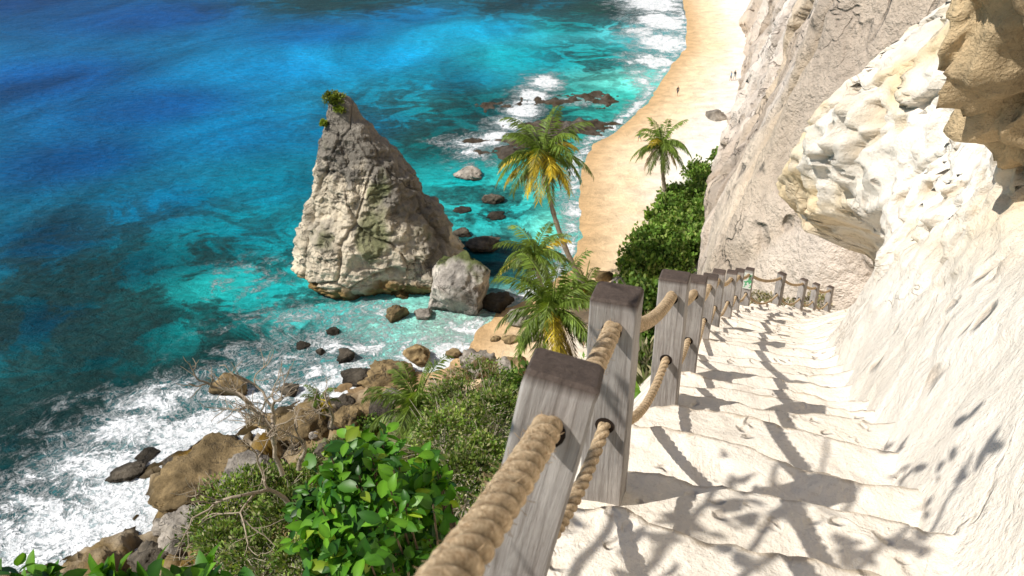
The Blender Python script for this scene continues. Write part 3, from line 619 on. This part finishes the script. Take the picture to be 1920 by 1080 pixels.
# sign on a post
ms,t,b,o=nt('sign_panel'); tc=N(t,'ShaderNodeTexCoord').outputs['Object']; sx=N(t,'ShaderNodeSeparateXYZ'); t.links.new(tc,sx.inputs[0])
bars=ma(t,'MULTIPLY',ma(t,'LESS_THAN',ma(t,'ABSOLUTE',sx.outputs[2],0),.125),ma(t,'GREATER_THAN',noise(t,tc,22,1,.5),.5))
t.links.new(mix(t,bars,(.62,.64,.58),(.10,.36,.16)),b.inputs['Base Color'])
hd=posts[9]; 
mbx=MB(); a,c_,e=.07,.008,.15
V=np.array([(x,y,z) for z in(-e,e) for y in(-c_,c_) for x in(-a,a)]); mbx.add(V,[[0,1,5,4],[2,6,7,3],[0,4,6,2],[1,3,7,5],[0,2,3,1],[4,5,7,6]],(1,1,1),0)
sg=mbx.build('info_sign',[ms],False); loc=hd[5]+hd[4]*.72-hd[2]*.075; rt,fw,ax=hd[3],hd[2],hd[4]
sg.matrix_world=Matrix(((rt[0],fw[0],ax[0],loc[0]),(rt[1],fw[1],ax[1],loc[1]),(rt[2],fw[2],ax[2],loc[2]),(0,0,0,1)))
# ---------------- people
def person(u,v,shirt,shorts,head,scale=1.0,phase=.25):
    q=hit(u,v); m,t,b,o=nt('person_clothing'); tc=N(t,'ShaderNodeTexCoord').outputs['Object']; sx=N(t,'ShaderNodeSeparateXYZ'); t.links.new(tc,sx.inputs[0])
    rp=N(t,'ShaderNodeValToRGB'); r=rp.color_ramp; r.interpolation='CONSTANT'; t.links.new(mr(t,sx.outputs[2],0,1.8,0,1),rp.inputs[0])
    skin=(.45,.27,.18,1); r.elements[0].color=skin; r.elements[1].position=.3; r.elements[1].color=(*shorts,1)
    for p_,c_ in ((.53,(*shirt,1)),(.8,skin),(.94,(.03,.02,.015,1))): e_=r.elements.new(p_); e_.color=c_
    t.links.new(rp.outputs[0],b.inputs['Base Color']); b.inputs['Roughness'].default_value=.8
    ph=phase
    vs=[(0,0,.92,.15,.11),(0,0,1.12,.13,.09),(0,0,1.34,.17,.10),(0,0,1.48,.055,.055),(0,.02,1.60,.09,.10),(0,.01,1.70,.085,.095),
        (.1,0,.88,.09,.09),(.1,ph*.5,.48,.062,.062),(.1,ph*.9-.06,.08,.042,.042),(.1,ph*.9+.1,.03,.04,.03),
        (-.1,0,.88,.09,.09),(-.1,-ph*.3,.48,.062,.062),(-.1,-ph*.95,.1,.042,.042),(-.1,-ph*.95+.14,.03,.04,.03),
        (.2,0,1.38,.055,.055),(.25,-.05,1.12,.04,.04),(.26,.05,.88,.03,.03),(.26,.08,.78,.03,.02),
        (-.2,0,1.38,.055,.055),(-.25,.0,1.12,.04,.04),(-.26,.12,.9,.03,.03),(-.26,.17,.82,.03,.02)]
    ed=[(0,1),(1,2),(2,3),(3,4),(4,5),(0,6),(6,7),(7,8),(8,9),(0,10),(10,11),(11,12),(12,13),(2,14),(14,15),(15,16),(16,17),(2,18),(18,19),(19,20),(20,21)]
    me=bpy.data.meshes.new('person'); me.from_pydata([x[:3] for x in vs],ed,[]); me.materials.append(m); ob=bpy.data.objects.new('person',me); sc.collection.objects.link(ob)
    sk=ob.modifiers.new('skin','SKIN')
    for i,x in enumerate(vs): me.skin_vertices[0].data[i].radius=(x[3],x[4])
    me.skin_vertices[0].data[0].use_root=True; sb=ob.modifiers.new('sub','SUBSURF'); sb.levels=1; sb.render_levels=1
    ob.location=q; ob.rotation_euler=(0,0,head); ob.scale=(scale,)*3
try:
    person(1270,180,(.03,.03,.05),(.05,.05,.08),.4); person(1370,152,(.1,.25,.45),(.05,.05,.06),1.2); person(1377,150,(.03,.03,.03),(.3,.3,.3),-1)
    person(1199,266,(.5,.45,.4),(.05,.08,.15),2.2); person(1095,652,(.05,.3,.5),(.05,.05,.1),.2)
except Exception as ex: print('PERSON ERR',ex)
# ---------------- light, world, camera
sd=np.array([-1,-.32,1.08]); el=math.atan2(sd[2],math.hypot(sd[0],sd[1]))
L=bpy.data.lights.new('sun','SUN'); L.energy=5.0; L.angle=math.radians(.5); L.color=(1,.96,.89)
lo=bpy.data.objects.new('sun',L); sc.collection.objects.link(lo); lo.rotation_euler=Vector(sd).to_track_quat('Z','Y').to_euler(); lo.location=(-20,-10,70)
w=bpy.data.worlds.new('World'); sc.world=w; w.use_nodes=True; t=w.node_tree; bg=t.nodes['Background']; sk=t.nodes.new('ShaderNodeTexSky'); sk.sky_type='NISHITA'; sk.sun_disc=False
sk.sun_elevation=el; sk.sun_rotation=math.atan2(sd[0],sd[1]); t.links.new(sk.outputs[0],bg.inputs[0]); bg.inputs[1].default_value=.085
cam=bpy.data.cameras.new('camera'); co=bpy.data.objects.new('camera',cam); sc.collection.objects.link(co); sc.camera=co
co.location=(0,0,H); co.rotation_euler=(math.pi/2-TH,0,0); cam.sensor_width=36; cam.lens=FP/1920*36; cam.clip_end=8000; cam.clip_start=.05
cam.dof.use_dof=True; cam.dof.focus_distance=4.5; cam.dof.aperture_fstop=8
sc.view_settings.view_transform='Standard'; sc.view_settings.look='None'; sc.view_settings.exposure=0
